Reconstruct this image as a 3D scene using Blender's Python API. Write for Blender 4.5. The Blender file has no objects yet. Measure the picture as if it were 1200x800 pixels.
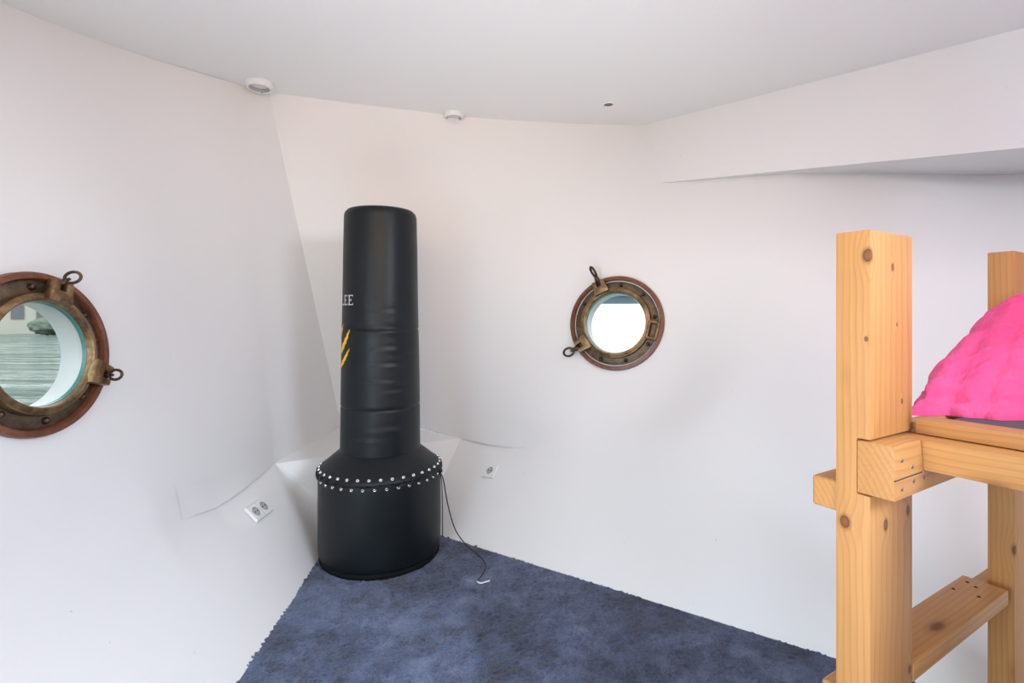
import bpy, bmesh, math, random
from mathutils import Vector, Matrix, noise
from mathutils.bvhtree import BVHTree
PI = math.pi
random.seed(7)
sc = bpy.context.scene
COL = sc.collection
EYE = 1.05
F = 600.0      # focal length in pixels of the 1200 px wide frame
HZ = 368.0     # the photo's horizon row

# ------------------------------------------------------------------ helpers
def ray(px, py):
    return Vector(((px - 600) / F, 1.0, -(py - HZ) / F))
def at_z(px, py, z):
    d = ray(px, py); t = (z - EYE) / d.z
    return Vector((d.x * t, t, z))
def at_y(px, py, Y):
    d = ray(px, py)
    return Vector((d.x * Y, Y, EYE + d.z * Y))

def new_obj(name, bm, mat=None, parent=None, smooth=True, angle=None, recalc=True):
    if recalc:
        bmesh.ops.recalc_face_normals(bm, faces=bm.faces)
    me = bpy.data.meshes.new(name)
    bm.to_mesh(me); bm.free()
    if smooth:
        for p in me.polygons: p.use_smooth = True
        if angle is not None:
            me.set_sharp_from_angle(angle=math.radians(angle))
    if mat is not None: me.materials.append(mat)
    o = bpy.data.objects.new(name, me)
    COL.objects.link(o)
    if parent is not None: o.parent = parent
    return o
def thing(name, label, cat, loc=(0, 0, 0), rotz=0.0, group=None, kind=None):
    o = bpy.data.objects.new(name, None); COL.objects.link(o)
    o.empty_display_size = 0.05
    o.location = loc; o.rotation_euler = (0, 0, rotz)
    o['label'] = label; o['category'] = cat
    if group: o['group'] = group
    if kind: o['kind'] = kind
    return o
def tag(o, label, cat, kind=None, group=None):
    o['label'] = label; o['category'] = cat
    if kind: o['kind'] = kind
    if group: o['group'] = group
    return o

def lathe(bm, prof, segs=64, cx=0, cy=0, mat4=None, close=False):
    """surface of revolution of [(r,z)...] round the local z axis"""
    rings = []
    for r, z in prof:
        if r < 1e-6:
            rings.append([bm.verts.new((cx, cy, z))])
        else:
            rings.append([bm.verts.new((cx + r * math.cos(2 * PI * k / segs), cy + r * math.sin(2 * PI * k / segs), z)) for k in range(segs)])
    pairs = list(zip(rings[:-1], rings[1:]))
    if close: pairs.append((rings[-1], rings[0]))
    for a, b in pairs:
        for k in range(segs):
            k2 = (k + 1) % segs
            if len(a) == 1 and len(b) == 1: continue
            if len(a) == 1: bm.faces.new((a[0], b[k2], b[k]))
            elif len(b) == 1: bm.faces.new((a[k], a[k2], b[0]))
            else: bm.faces.new((a[k], a[k2], b[k2], b[k]))
    if mat4 is not None:
        vs = [v for ring in rings for v in ring]
        bmesh.ops.transform(bm, matrix=mat4, verts=vs)
    return rings

def tube(bm, pts, r, segs=10, closed=False, cap=True, squash=None):
    pts = [Vector(p) for p in pts]
    n = len(pts); rings = []
    prev = None
    for i in range(n):
        if closed: t = pts[(i + 1) % n] - pts[i - 1]
        else: t = pts[min(i + 1, n - 1)] - pts[max(i - 1, 0)]
        t.normalize()
        if prev is None:
            a = Vector((0, 0, 1)) if abs(t.z) < .9 else Vector((1, 0, 0))
            u = t.cross(a).normalized()
        else:
            u = (prev - t * prev.dot(t)).normalized()
        prev = u
        w = t.cross(u)
        rr = r[i] if isinstance(r, (list, tuple)) else r
        rings.append([bm.verts.new(pts[i] + u * (rr * math.cos(2 * PI * k / segs)) + w * (rr * math.sin(2 * PI * k / segs))) for k in range(segs)])
    m = n if closed else n - 1
    for i in range(m):
        a, b = rings[i], rings[(i + 1) % n]
        for k in range(segs):
            k2 = (k + 1) % segs
            bm.faces.new((a[k], a[k2], b[k2], b[k]))
    if cap and not closed:
        bm.faces.new(rings[0]); bm.faces.new(rings[-1])

def bevel_all(bm, w, seg=2):
    if w > 0:
        bmesh.ops.bevel(bm, geom=list(bm.edges), offset=w, segments=seg, profile=0.6, affect='EDGES', clamp_overlap=True)

def box(x0, x1, y0, y1, z0, z1, bev=0.0, seg=2, bm=None):
    b = bmesh.new()
    vs = [b.verts.new((x, y, z)) for x in (x0, x1) for y in (y0, y1) for z in (z0, z1)]
    for f in ((0, 1, 3, 2), (4, 6, 7, 5), (0, 4, 5, 1), (2, 3, 7, 6), (0, 2, 6, 4), (1, 5, 7, 3)):
        b.faces.new([vs[i] for i in f])
    bmesh.ops.recalc_face_normals(b, faces=b.faces)
    bevel_all(b, bev, seg)
    if bm is None: return b
    tmp = bpy.data.meshes.new('t'); b.to_mesh(tmp); b.free(); bm.from_mesh(tmp); bpy.data.meshes.remove(tmp)
    return bm
def prism(poly, to3, d0, d1, bev=0.0, seg=2):
    """extrude a 2-D outline: to3(a, b, d) -> point"""
    b = bmesh.new()
    v0 = [b.verts.new(to3(p[0], p[1], d0)) for p in poly]
    v1 = [b.verts.new(to3(p[0], p[1], d1)) for p in poly]
    b.faces.new(v0); b.faces.new(list(reversed(v1)))
    n = len(poly)
    for i in range(n):
        b.faces.new((v0[i], v0[(i + 1) % n], v1[(i + 1) % n], v1[i]))
    bmesh.ops.recalc_face_normals(b, faces=b.faces)
    bevel_all(b, bev, seg)
    return b
def join_into(bm, b):
    tmp = bpy.data.meshes.new('t'); b.to_mesh(tmp); b.free(); bm.from_mesh(tmp); bpy.data.meshes.remove(tmp)
def catmull(P, n):
    """smooth samples through the points P (n per span)"""
    P = [Vector(p) for p in P]
    out = []
    for i in range(len(P) - 1):
        p0 = P[i - 1] if i > 0 else P[0] * 2 - P[1]
        p1, p2 = P[i], P[i + 1]
        p3 = P[i + 2] if i + 2 < len(P) else P[-1] * 2 - P[-2]
        for k in range(n):
            t = k / n
            out.append(0.5 * ((2 * p1) + (p2 - p0) * t + (2 * p0 - 5 * p1 + 4 * p2 - p3) * t * t + (3 * p1 - p0 - 3 * p2 + p3) * t ** 3))
    out.append(P[-1].copy())
    return out

# ------------------------------------------------------------------ materials
def srgb(r, g, b):
    f = lambda c: (c / 255) / 12.92 if c / 255 <= .04045 else ((c / 255 + .055) / 1.055) ** 2.4
    return (f(r), f(g), f(b), 1)
class NT:
    def __init__(s, name):
        s.m = bpy.data.materials.new(name); s.m.use_nodes = True
        s.t = s.m.node_tree; s.t.nodes.clear()
        s.out = s.n('ShaderNodeOutputMaterial')
    def n(s, typ, **kw):
        nd = s.t.nodes.new(typ)
        for k, v in kw.items():
            if k in nd.inputs.keys() if isinstance(k, str) else False: nd.inputs[k].default_value = v
            else: setattr(nd, k, v)
        return nd
    def l(s, a, b): s.t.links.new(a, b)
    def coords(s, kind='Object', scale=(1, 1, 1), loc=(0, 0, 0), rot=(0, 0, 0)):
        tc = s.n('ShaderNodeTexCoord'); mp = s.n('ShaderNodeMapping')
        mp.inputs['Scale'].default_value = scale; mp.inputs['Location'].default_value = loc; mp.inputs['Rotation'].default_value = rot
        s.l(tc.outputs[kind], mp.inputs['Vector'])
        return mp.outputs['Vector']
    def noise(s, vec, scale, detail=4, rough=.5, dist=0):
        nd = s.n('ShaderNodeTexNoise')
        nd.inputs['Scale'].default_value = scale; nd.inputs['Detail'].default_value = detail
        nd.inputs['Roughness'].default_value = rough; nd.inputs['Distortion'].default_value = dist
        s.l(vec, nd.inputs['Vector']); return nd.outputs['Fac']
    def ramp(s, fac, stops, interp='LINEAR'):
        r = s.n('ShaderNodeValToRGB'); r.color_ramp.interpolation = interp
        e = r.color_ramp.elements
        while len(e) < len(stops): e.new(0.5)
        for el, (p, c) in zip(e, stops):
            el.position = p; el.color = c if len(c) == 4 else (*c, 1)
        s.l(fac, r.inputs['Fac']); return r.outputs['Color']
    def math(s, op, a, b=None, clamp=False):
        m = s.n('ShaderNodeMath', operation=op); m.use_clamp = clamp
        for i, v in enumerate((a, b)):
            if v is None: continue
            if isinstance(v, (int, float)): m.inputs[i].default_value = v
            else: s.l(v, m.inputs[i])
        return m.outputs[0]
    def mix(s, fac, a, b, typ='MIX'):
        m = s.n('ShaderNodeMix', data_type='RGBA', blend_type=typ)
        for i, v in ((0, fac), (6, a), (7, b)):
            if isinstance(v, (int, float, tuple)): m.inputs[i].default_value = v
            else: s.l(v, m.inputs[i])
        return m.outputs[2]
    def bump(s, h, strength, dist=.01, normal=None):
        b = s.n('ShaderNodeBump'); b.inputs['Strength'].default_value = strength; b.inputs['Distance'].default_value = dist
        s.l(h, b.inputs['Height'])
        if normal is not None: s.l(normal, b.inputs['Normal'])
        return b.outputs['Normal']
    def bsdf(s, color, rough=.5, metal=0, normal=None, spec=.5, **kw):
        p = s.n('ShaderNodeBsdfPrincipled')
        for k, v in (('Base Color', color), ('Roughness', rough), ('Metallic', metal), ('Specular IOR Level', spec), *kw.items()):
            if isinstance(v, (int, float, tuple)): p.inputs[k].default_value = v
            else: s.l(v, p.inputs[k])
        if normal is not None: s.l(normal, p.inputs['Normal'])
        s.l(p.outputs[0], s.out.inputs['Surface'])
        return p

def paint_mat(name, col, rough=.45, bumpy=.06, spec=.4):
    m = NT(name); v = m.coords()
    n1 = m.noise(v, 2.2, 3); n2 = m.noise(v, 38, 3)
    c = m.mix(m.math('MULTIPLY', n1, .10), col, tuple(x * .93 for x in col[:3]) + (1,))
    sp = m.noise(v, 7.0, 1, .2)                       # a few scuffs and specks
    spk = m.ramp(m.noise(v, 55, 2, .6), [(.0, (1, 1, 1)), (.765, (1, 1, 1)), (.79, (.80, .78, .76)), (1, (.6, .58, .55))])
    c = m.mix(1.0, c, spk, 'MULTIPLY')
    h = m.math('ADD', m.math('MULTIPLY', n1, 1.0), m.math('MULTIPLY', n2, .08))
    m.bsdf(c, m.math('ADD', m.math('MULTIPLY', n2, .1), rough - .05), 0, m.bump(h, bumpy, .12), spec)
    return m.m
M = {}
M['hull'] = paint_mat('white hull paint', (.80, .79, .785, 1), .38, .025, .4)
M['ceiling'] = paint_mat('white ceiling paint', (.86, .86, .86, 1), .5, .05, .3)

def carpet_mat():
    m = NT('navy carpet'); v = m.coords()
    big = m.noise(v, 3.4, 5, .62, .8); mid = m.noise(v, 13, 4, .6, .4); fine = m.noise(v, 170, 3, .7); tiny = m.noise(v, 420, 2, .7)
    f = m.math('ADD', m.math('MULTIPLY', big, .62), m.math('MULTIPLY', mid, .42))
    f = m.math('ADD', f, m.math('MULTIPLY', fine, .36))
    c = m.ramp(f, [(.52, srgb(22, 29, 52)), (.64, srgb(46, 58, 90)), (.75, srgb(80, 94, 130)), (.90, srgb(126, 140, 172))])
    h = m.math('ADD', fine, m.math('MULTIPLY', tiny, .6))
    m.bsdf(c, .95, 0, m.bump(h, .8, .006), .15, **{'Sheen Weight': .35, 'Sheen Roughness': .5})
    return m.m
M['carpet'] = carpet_mat()

def wood_mat(name, axis, seed=0.0, light=(206, 152, 94), dark=(168, 112, 62), rough=.5, knots=()):
    """pine: growth rings round a wandering pith line along the given axis, plus streaks and knots"""
    m = NT(name); tc = m.n('ShaderNodeTexCoord'); info = m.n('ShaderNodeObjectInfo')
    off = m.n('ShaderNodeCombineXYZ')
    k = m.math('MULTIPLY', info.outputs['Random'], 1.7)
    for i in range(3): m.l(k, off.inputs[i])
    add = m.n('ShaderNodeVectorMath', operation='ADD'); m.l(tc.outputs['Object'], add.inputs[0]); m.l(off.outputs[0], add.inputs[1])
    st = {'x': (.55, 1, 1), 'y': (1, .55, 1), 'z': (1, 1, .55)}[axis]
    mp = m.n('ShaderNodeMapping'); mp.inputs['Scale'].default_value = st; m.l(add.outputs[0], mp.inputs['Vector'])
    # wobble
    nz = m.n('ShaderNodeTexNoise'); nz.inputs['Scale'].default_value = 3.0; nz.inputs['Detail'].default_value = 3
    m.l(mp.outputs[0], nz.inputs['Vector'])
    sub = m.n('ShaderNodeVectorMath', operation='SUBTRACT'); m.l(nz.outputs['Color'], sub.inputs[0]); sub.inputs[1].default_value = (.5, .5, .5)
    scl = m.n('ShaderNodeVectorMath', operation='SCALE'); m.l(sub.outputs[0], scl.inputs[0]); scl.inputs['Scale'].default_value = .035
    pos = m.n('ShaderNodeVectorMath', operation='ADD'); m.l(tc.outputs['Object'], pos.inputs[0]); m.l(scl.outputs[0], pos.inputs[1])
    sep = m.n('ShaderNodeSeparateXYZ'); m.l(pos.outputs[0], sep.inputs[0])
    ab = {'x': (1, 2), 'y': (0, 2), 'z': (0, 1)}[axis]
    ca, cb = (.31 + seed, .57 - seed)
    bend = None
    kmask = None
    for (kx, ky, kz, kr) in knots:
        vs_ = m.n('ShaderNodeVectorMath', operation='SUBTRACT'); m.l(tc.outputs['Object'], vs_.inputs[0]); vs_.inputs[1].default_value = (kx, ky, kz)
        sv = m.n('ShaderNodeVectorMath', operation='MULTIPLY'); m.l(vs_.outputs[0], sv.inputs[0]); sv.inputs[1].default_value = tuple(.72 if axis == 'xyz'[i] else 1.0 for i in range(3))
        ln = m.n('ShaderNodeVectorMath', operation='LENGTH'); m.l(sv.outputs[0], ln.inputs[0])
        mk = m.ramp(m.math('DIVIDE', ln.outputs['Value'], kr * 1.6, True), [(0, (.75, .75, .75)), (.35, (.8, .8, .8)), (.52, (1, 1, 1)), (.66, (.4, .4, .4)), (1, (0, 0, 0))])
        kmask = mk if kmask is None else m.mix(1.0, kmask, mk, 'LIGHTEN')
        bd = m.ramp(m.math('DIVIDE', ln.outputs['Value'], kr * 5, True), [(0, (1, 1, 1)), (1, (0, 0, 0))], 'EASE')
        bd = m.math('MULTIPLY', bd, kr * 1.3)
        bend = bd if bend is None else m.math('ADD', bend, bd)
    a = m.math('SUBTRACT', sep.outputs[ab[0]], ca); b = m.math('SUBTRACT', sep.outputs[ab[1]], cb)
    d = m.math('SQRT', m.math('ADD', m.math('MULTIPLY', a, a), m.math('MULTIPLY', b, b)))
    if bend is not None: d = m.math('ADD', d, bend)
    ring = m.math('FRACT', m.math('MULTIPLY', d, 105.0))
    ringc = m.ramp(ring, [(0, (0, 0, 0)), (.55, (.25, .25, .25)), (.88, (1, 1, 1)), (1, (.05, .05, .05))])
    stf = {'x': (4, 160, 160), 'y': (160, 4, 160), 'z': (160, 160, 4)}[axis]
    mp2 = m.n('ShaderNodeMapping'); mp2.inputs['Scale'].default_value = stf; m.l(add.outputs[0], mp2.inputs['Vector'])
    fib = m.noise(mp2.outputs[0], 1.0, 3, .6)
    blot = m.noise(mp.outputs[0], 6.0, 2)
    f = m.math('ADD', m.math('MULTIPLY', ringc, .23), m.math('MULTIPLY', fib, .34))
    f = m.math('ADD', f, m.math('MULTIPLY', blot, .35))
    col = m.ramp(f, [(.18, srgb(*light)), (.85, srgb(*dark))])
    # knots
    stk = {'x': (3.2, 9, 9), 'y': (9, 3.2, 9), 'z': (9, 9, 3.2)}[axis]
    mp3 = m.n('ShaderNodeMapping'); mp3.inputs['Scale'].default_value = stk; m.l(add.outputs[0], mp3.inputs['Vector'])
    vo = m.n('ShaderNodeTexVoronoi'); vo.inputs['Scale'].default_value = 1.0; m.l(mp3.outputs[0], vo.inputs['Vector'])
    kn = m.ramp(vo.outputs['Distance'], [(.0, (1, 1, 1)), (.07, (.9, .9, .9)), (.12, (.25, .25, .25)), (.2, (0, 0, 0))])
    col = m.mix(kn, col, srgb(112, 64, 34))
    if kmask is not None: col = m.mix(kmask, col, srgb(104, 58, 30))
    m.bsdf(col, rough, 0, m.bump(f, .12, .002), .35)
    return m.m
for ax in 'xyz': M['pine_' + ax] = wood_mat('pine ' + ax, ax)
M['pine_end'] = M['pine_x']

def mahogany():
    m = NT('red brown ring wood'); v = m.coords(scale=(6, 6, 30)); n1 = m.noise(v, 3, 4, .6, 1.2); n2 = m.noise(v, 26, 3)
    f = m.math('ADD', m.math('MULTIPLY', n1, .7), m.math('MULTIPLY', n2, .3))
    c = m.ramp(f, [(.3, srgb(78, 44, 30)), (.55, srgb(118, 70, 48)), (.75, srgb(150, 94, 66))])
    m.bsdf(c, .38, 0, m.bump(f, .1, .002), .5); return m.m
M['ring_wood'] = mahogany()
def brass(name, a, b, c_, rough, metal=1.0):
    m = NT(name); v = m.coords(); n1 = m.noise(v, 22, 5, .65, .5); n2 = m.noise(v, 90, 3)
    f = m.math('ADD', m.math('MULTIPLY', n1, .8), m.math('MULTIPLY', n2, .2))
    c = m.ramp(f, [(.32, a), (.52, b), (.7, c_)])
    m.bsdf(c, m.math('ADD', m.math('MULTIPLY', n1, .25), rough - .1), metal, m.bump(f, .15, .003), .5); return m.m
M['brass'] = brass('aged brass', srgb(96, 76, 56), srgb(146, 118, 86), srgb(182, 154, 118), .38, .9)
M['brass_dull'] = brass('dull bronze', srgb(74, 66, 56), srgb(112, 96, 78), srgb(140, 120, 98), .5, .75)
M['brass_dark'] = brass('dark bronze', srgb(48, 40, 34), srgb(84, 68, 54), srgb(126, 104, 80), .42, .9)
def simple(name, col, rough=.5, metal=0, spec=.5, **kw):
    m = NT(name); v = m.coords(); n1 = m.noise(v, 30, 3)
    c = m.mix(m.math('MULTIPLY', n1, .25), col, tuple(x * .8 for x in col[:3]) + (1,))
    m.bsdf(c, rough, metal, None, spec, **kw); return m.m
M['plastic'] = simple('white plastic', (.82, .82, .81, 1), .3)
M['lamp_grey'] = simple('grey lamp lens', (.42, .42, .42, 1), .35)
M['hole'] = simple('dark socket hole', (.05, .045, .045, 1), .6)
M['chrome'] = simple('nickel eyelet', (.86, .86, .86, 1), .16, 1.0)
M['steel'] = simple('screw steel', (.22, .19, .17, 1), .4, .8)
M['cord'] = simple('black cord', (.012, .012, .014, 1), .6)
M['cord_end'] = simple('white cord end', (.85, .85, .84, 1), .5)
M['print_white'] = simple('white print', (.66, .68, .70, 1), .5)
M['print_yellow'] = simple('yellow print', srgb(246, 196, 30), .5)
M['rubber'] = simple('black rubber', (.004, .004, .005, 1), .8, 0, .2)
def leather():
    m = NT('black artificial leather'); v = m.coords()
    vs = m.coords(scale=(3, 3, 7)); n1 = m.noise(vs, 1.2, 2, .5, .6); n2 = m.noise(v, 240, 2)
    c = m.mix(n1, (.0025, .0045, .006, 1), (.0050, .0080, .0100, 1))
    h = m.math('ADD', m.math('MULTIPLY', n1, 1.0), m.math('MULTIPLY', n2, .03))
    m.bsdf(c, m.math('ADD', m.math('MULTIPLY', n1, .12), .38), 0, m.bump(h, .06, .03), .34); return m.m
M['leather'] = leather()
def pink():
    m = NT('pink cotton'); v = m.coords(); n1 = m.noise(v, 5, 4, .6, .8); n2 = m.noise(v, 900, 2); n3 = m.noise(m.coords(scale=(1, 3, 2)), 16, 3, .5, .6)
    c = m.ramp(n1, [(.3, srgb(242, 74, 134)), (.7, srgb(249, 98, 154))])
    h = m.math('ADD', m.math('MULTIPLY', n3, 1.0), m.math('MULTIPLY', n2, .03))
    m.bsdf(c, .85, 0, m.bump(h, .6, .014), .15, **{'Sheen Weight': .35, 'Sheen Roughness': .4, 'Sheen Tint': (1, .55, .75, 1)}); return m.m
M['pink'] = pink()
M['mattress'] = simple('dark grey mattress cloth', srgb(92, 88, 98), .9)
def glass():
    m = NT('porthole glass')
    tr = m.n('ShaderNodeBsdfTransparent'); tr.inputs[0].default_value = (.90, .965, .96, 1)
    gl = m.n('ShaderNodeBsdfGlossy'); gl.inputs['Roughness'].default_value = .02
    fr = m.n('ShaderNodeFresnel'); fr.inputs['IOR'].default_value = 1.45
    mx = m.n('ShaderNodeMixShader'); m.l(fr.outputs[0], mx.inputs[0]); m.l(tr.outputs[0], mx.inputs[1]); m.l(gl.outputs[0], mx.inputs[2])
    m.l(mx.outputs[0], m.out.inputs['Surface']); return m.m
M['glass'] = glass()
M['glass_edge'] = simple('green glass edge', srgb(96, 150, 146), .2)
def water():
    m = NT('canal water'); v = m.coords(scale=(.35, 1.6, 1), rot=(0, 0, math.radians(-45))); n1 = m.noise(v, .9, 4, .55, .4); n2 = m.noise(m.coords(), 6, 3, .6)
    h = m.math('ADD', n1, m.math('MULTIPLY', n2, .06))
    c = m.ramp(n1, [(.35, srgb(70, 86, 78)), (.65, srgb(104, 118, 108))])
    slick = m.ramp(m.noise(m.coords(scale=(.10, 1.5, 1), rot=(0, 0, math.radians(-44))), 1.1, 4, .6, .3), [(.47, (.03, .03, .03)), (.53, (1, 1, 1))])
    m.bsdf(c, .16, 0, m.bump(h, 1.0, 1.2), slick); return m.m
M['water'] = water()
M['facade'] = simple('pale facade plaster', srgb(168, 164, 154), .8)
M['roof'] = simple('slate roof', srgb(92, 94, 98), .7)
M['barge_white'] = simple('white barge paint', (.82, .83, .84, 1), .4)
M['barge_dark'] = simple('blue grey barge cabin', srgb(92, 118, 128), .5)
M['foliage'] = simple('green foliage', srgb(84, 98, 86), .9)
M['bark'] = simple('bark', srgb(80, 66, 54), .9)

# ------------------------------------------------------------------ the hull
def zc(x, y):
    q = (x + 1.31) * -.5 + (y - 2.53) * -.87
    d = math.log(1 + math.exp(6 * (q - .05))) / 6 if q < 8 else q
    d = d - math.log(1 + math.exp(8 * (d - 1.0))) / 8          # levels out again towards the stern
    return 2.19 - .15 * d
NL, NU = 16, 44
def profile(ctrl, crease):
    """ctrl: floor, knuckle, [upper...], ceiling -> NL+NU+1 points"""
    fl, kn, up = ctrl[0], ctrl[1], ctrl[1:]
    P = [fl.lerp(kn, i / NL) for i in range(NL)]
    U = catmull(up, 40)
    n = len(U) - 1
    P += [U[round(i * n / NU)] for i in range(NU + 1)]
    Q = [p.copy() for p in P]
    for it in range(70):
        Q = [Q[0]] + [Q[i] * .5 + (Q[i - 1] + Q[i + 1]) * .25 for i in range(1, len(Q) - 1)] + [Q[-1]]
    # smoothing only close to the knuckle
    R = []
    for i, p in enumerate(P):
        w = math.exp(-((i - NL) / 11.0) ** 2) * (1 - crease)
        R.append(p.lerp(Q[i], w) if 0 < i < len(P) - 1 else p)
    return R
def interp_cols(cols, step=.03, before=None, after=None):
    """cols: list of (ctrl points, crease). Smooth in between."""
    nc = len(cols[0][0]); S = []
    for j in range(nc): S.append([c[0][j] for c in cols])
    out = []
    for i in range(len(cols) - 1):
        L = max((cols[i][0][j] - cols[i + 1][0][j]).length for j in range(nc))
        n = max(2, int(L / step))
        for k in range(n + (1 if i == len(cols) - 2 else 0)):
            t = k / n; ctrl = []
            for j in range(nc):
                P = S[j]
                p1, p2 = P[i], P[i + 1]
                p0 = P[i - 1] if i > 0 else (before[j] if before and before[j] is not None else p1 * 2 - p2)
                p3 = P[i + 2] if i + 2 < len(P) else (after[j] if after and after[j] is not None else p2 * 2 - p1)
                # chord-length scaled tangents keep the curve from overshooting
                d = (p2 - p1).length
                d0 = max((p1 - p0).length, 1e-6); d2 = max((p3 - p2).length, 1e-6); dd = max(d, 1e-6)
                m1 = ((p1 - p0) / d0 * dd + (p2 - p1)) * .5 * 1.0
                m2 = ((p3 - p2) / d2 * dd + (p2 - p1)) * .5 * 1.0
                h = (2 * t ** 3 - 3 * t * t + 1) * p1 + (t ** 3 - 2 * t * t + t) * m1 + (-2 * t ** 3 + 3 * t * t) * p2 + (t ** 3 - t * t) * m2
                ctrl.append(h)
            out.append((ctrl, cols[i][1] * (1 - t) + cols[i + 1][1] * t))
    return out
def grid_faces(bm, colsP, holes=()):
    V = [[bm.verts.new(p) for p in c] for c in colsP]
    for a in range(len(V) - 1):
        for b in range(len(V[0]) - 1):
            q = (V[a][b], V[a + 1][b], V[a + 1][b + 1], V[a][b + 1])
            cen = sum((v.co for v in q), Vector()) / 4
            if any((cen - h[0]).length < h[1] for h in holes): continue
            try: bm.faces.new(q)
            except ValueError: pass
    return V
Vv = lambda *a: Vector(a)
def CE(x, y): return Vv(x, y, zc(x, y))

A = at_z(322, 543, .35); B = at_z(540, 513, .35)
C1 = at_z(400, 499, .42); C2 = at_z(492, 502, .40)
FA = Vv(-.834, 2.22, 0); FB = Vv(-.45, 2.50, 0); FC = Vv(-.873, 2.50, 0); FD = Vv(-.70, 2.50, 0)
TL = CE(-1.24, 2.61)
left_cols = [
    ([Vv(-.74, -1.6, 0), Vv(-1.24, -1.6, .28), Vv(-1.33, -1.6, .95), Vv(-1.39, -1.6, 1.35), CE(-1.80, -1.6)], 0),
    ([Vv(-.755, .4, 0), Vv(-1.235, .4, .28), Vv(-1.315, .4, .95), Vv(-1.37, .4, 1.35), CE(-1.77, .4)], 0),
    ([Vv(-.775, 1.30, 0), Vv(-1.232, 1.30, .29), Vv(-1.29, 1.36, .95), Vv(-1.325, 1.32, 1.35), CE(-1.70, 1.35)], 0),
    ([Vv(-.79, 1.60, 0), Vv(-1.198, 1.70, .29), Vv(-1.275, 1.68, .95), Vv(-1.31, 1.68, 1.35), CE(-1.655, 1.70)], .15),
    ([Vv(-.81, 1.95, 0), at_z(250, 596, .30), Vv(-1.262, 2.02, .95), Vv(-1.315, 2.05, 1.35), CE(-1.555, 2.085)], .9),
    ([FA, A, Vv(-1.168, 2.42, .95), Vv(-1.215, 2.45, 1.35), CE(-1.33, 2.515)], 1),
]
LC = [profile(*c) for c in interp_cols(left_cols)]
endL = [C1, C1.lerp(TL, .30), C1.lerp(TL, .53), TL]
endLu = catmull(endL, 40); endLu = [endLu[round(i * (len(endLu) - 1) / NU)] for i in range(NU + 1)]

def up_only(ctrl):
    U = catmull(ctrl, 40); return [U[round(i * (len(U) - 1) / NU)] for i in range(NU + 1)]
right_cols = [
    ([FB, B, Vv(-.235, 2.86, .95), Vv(-.23, 2.87, 1.35), CE(-.198, 2.974)], 1),
    ([Vv(-.12, 2.285, 0), at_z(612, 526, .35), Vv(.12, 2.72, .95), Vv(.125, 2.74, 1.35), CE(.30, 3.05)], .75),
    ([Vv(.17, 2.096, 0), Vv(.275, 2.545, .42), Vv(.33, 2.62, .98), Vv(.345, 2.66, 1.35), CE(.58, 3.08)], 0),
    ([Vv(.36, 1.972, 0), Vv(.48, 2.43, .50), Vv(.53, 2.53, 1.02), Vv(.55, 2.58, 1.35), CE(.86, 3.09)], 0),
    ([Vv(.70, 1.750, 0), Vv(.88, 2.11, .76), Vv(.93, 2.30, 1.12), Vv(.97, 2.38, 1.40), CE(1.28, 2.95)], .1),
    ([Vv(.78, 1.698, 0), Vv(.99, 2.035, .775), Vv(1.06, 2.19, 1.14), Vv(1.11, 2.30, 1.42), CE(1.45, 2.88)], .9),
    ([Vv(.99, 1.560, 0), at_z(982, 471, .725), Vv(1.33, 2.02, 1.16), Vv(1.43, 2.20, 1.43), CE(1.95, 2.85)], 1),
    ([Vv(1.6, 1.16, 0), Vv(1.86, 1.50, .66), Vv(2.12, 1.84, 1.16), Vv(2.27, 2.08, 1.43), CE(2.80, 2.74)], .6),
    ([Vv(2.3, .6, 0), Vv(2.6, .85, .62), Vv(2.86, 1.08, 1.16), Vv(2.95, 1.2, 1.43), CE(3.35, 1.8)], .3),
    ([Vv(2.9, -.4, 0), Vv(3.2, -.3, .62), Vv(3.4, -.2, 1.16), Vv(3.45, -.1, 1.43), CE(3.6, .1)], .3),
    ([Vv(3.0, -1.6, 0), Vv(3.3, -1.6, .62), Vv(3.5, -1.6, 1.16), Vv(3.55, -1.6, 1.43), CE(3.7, -1.6)], .3),
]
T1, T2 = TL, CE(-.834, 2.78)
bow_cols = [
    [C1, C1.lerp(TL, .30), C1.lerp(TL, .53), TL],
    [C1.lerp(C2, .5), Vv(-.80, 2.885, .95), Vv(-.815, 2.86, 1.35), CE(-.90, 2.752)],
    [C2, Vv(-.50, 2.90, .95), Vv(-.50, 2.90, 1.35), CE(-.527, 2.876)],
    [B, Vv(-.235, 2.86, .95), Vv(-.23, 2.87, 1.35), CE(-.198, 2.974)],
]
RC = [profile(*c) for c in interp_cols(right_cols, before=[None] + bow_cols[2])]
# the small bow panel above the ledge, merging softly into the right side
BC = [up_only(c[0]) for c in interp_cols([(c, 1) for c in bow_cols], .02, after=right_cols[1][0][1:])]
BC[-1] = RC[0][NL:]

# where the two portholes sit: first the bare hull, then cut the openings
def bvh_of(cols):
    vs = [p for c in cols for p in c]; n = len(cols[0]); fs = []
    for a in range(len(cols) - 1):
        for b in range(n - 1): fs.append((a * n + b, (a + 1) * n + b, (a + 1) * n + b + 1, a * n + b + 1))
    return BVHTree.FromPolygons(vs, fs)
bl, br = bvh_of(LC), bvh_of(RC)
cam_p = Vector((0, 0, EYE))
def hit(bv, px, py):
    h = bv.ray_cast(cam_p, ray(px, py).normalized()); return h[0], h[1]
PL, nL = hit(bl, 40, 415); PR, nR = hit(br, 722, 378.5)
print('PORT', PL, nL, PR, nR)
RL = 96.5 / 600 * PL.y          # outer radius of the wooden rings
RR = 55.6 / 600 * PR.y

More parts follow.
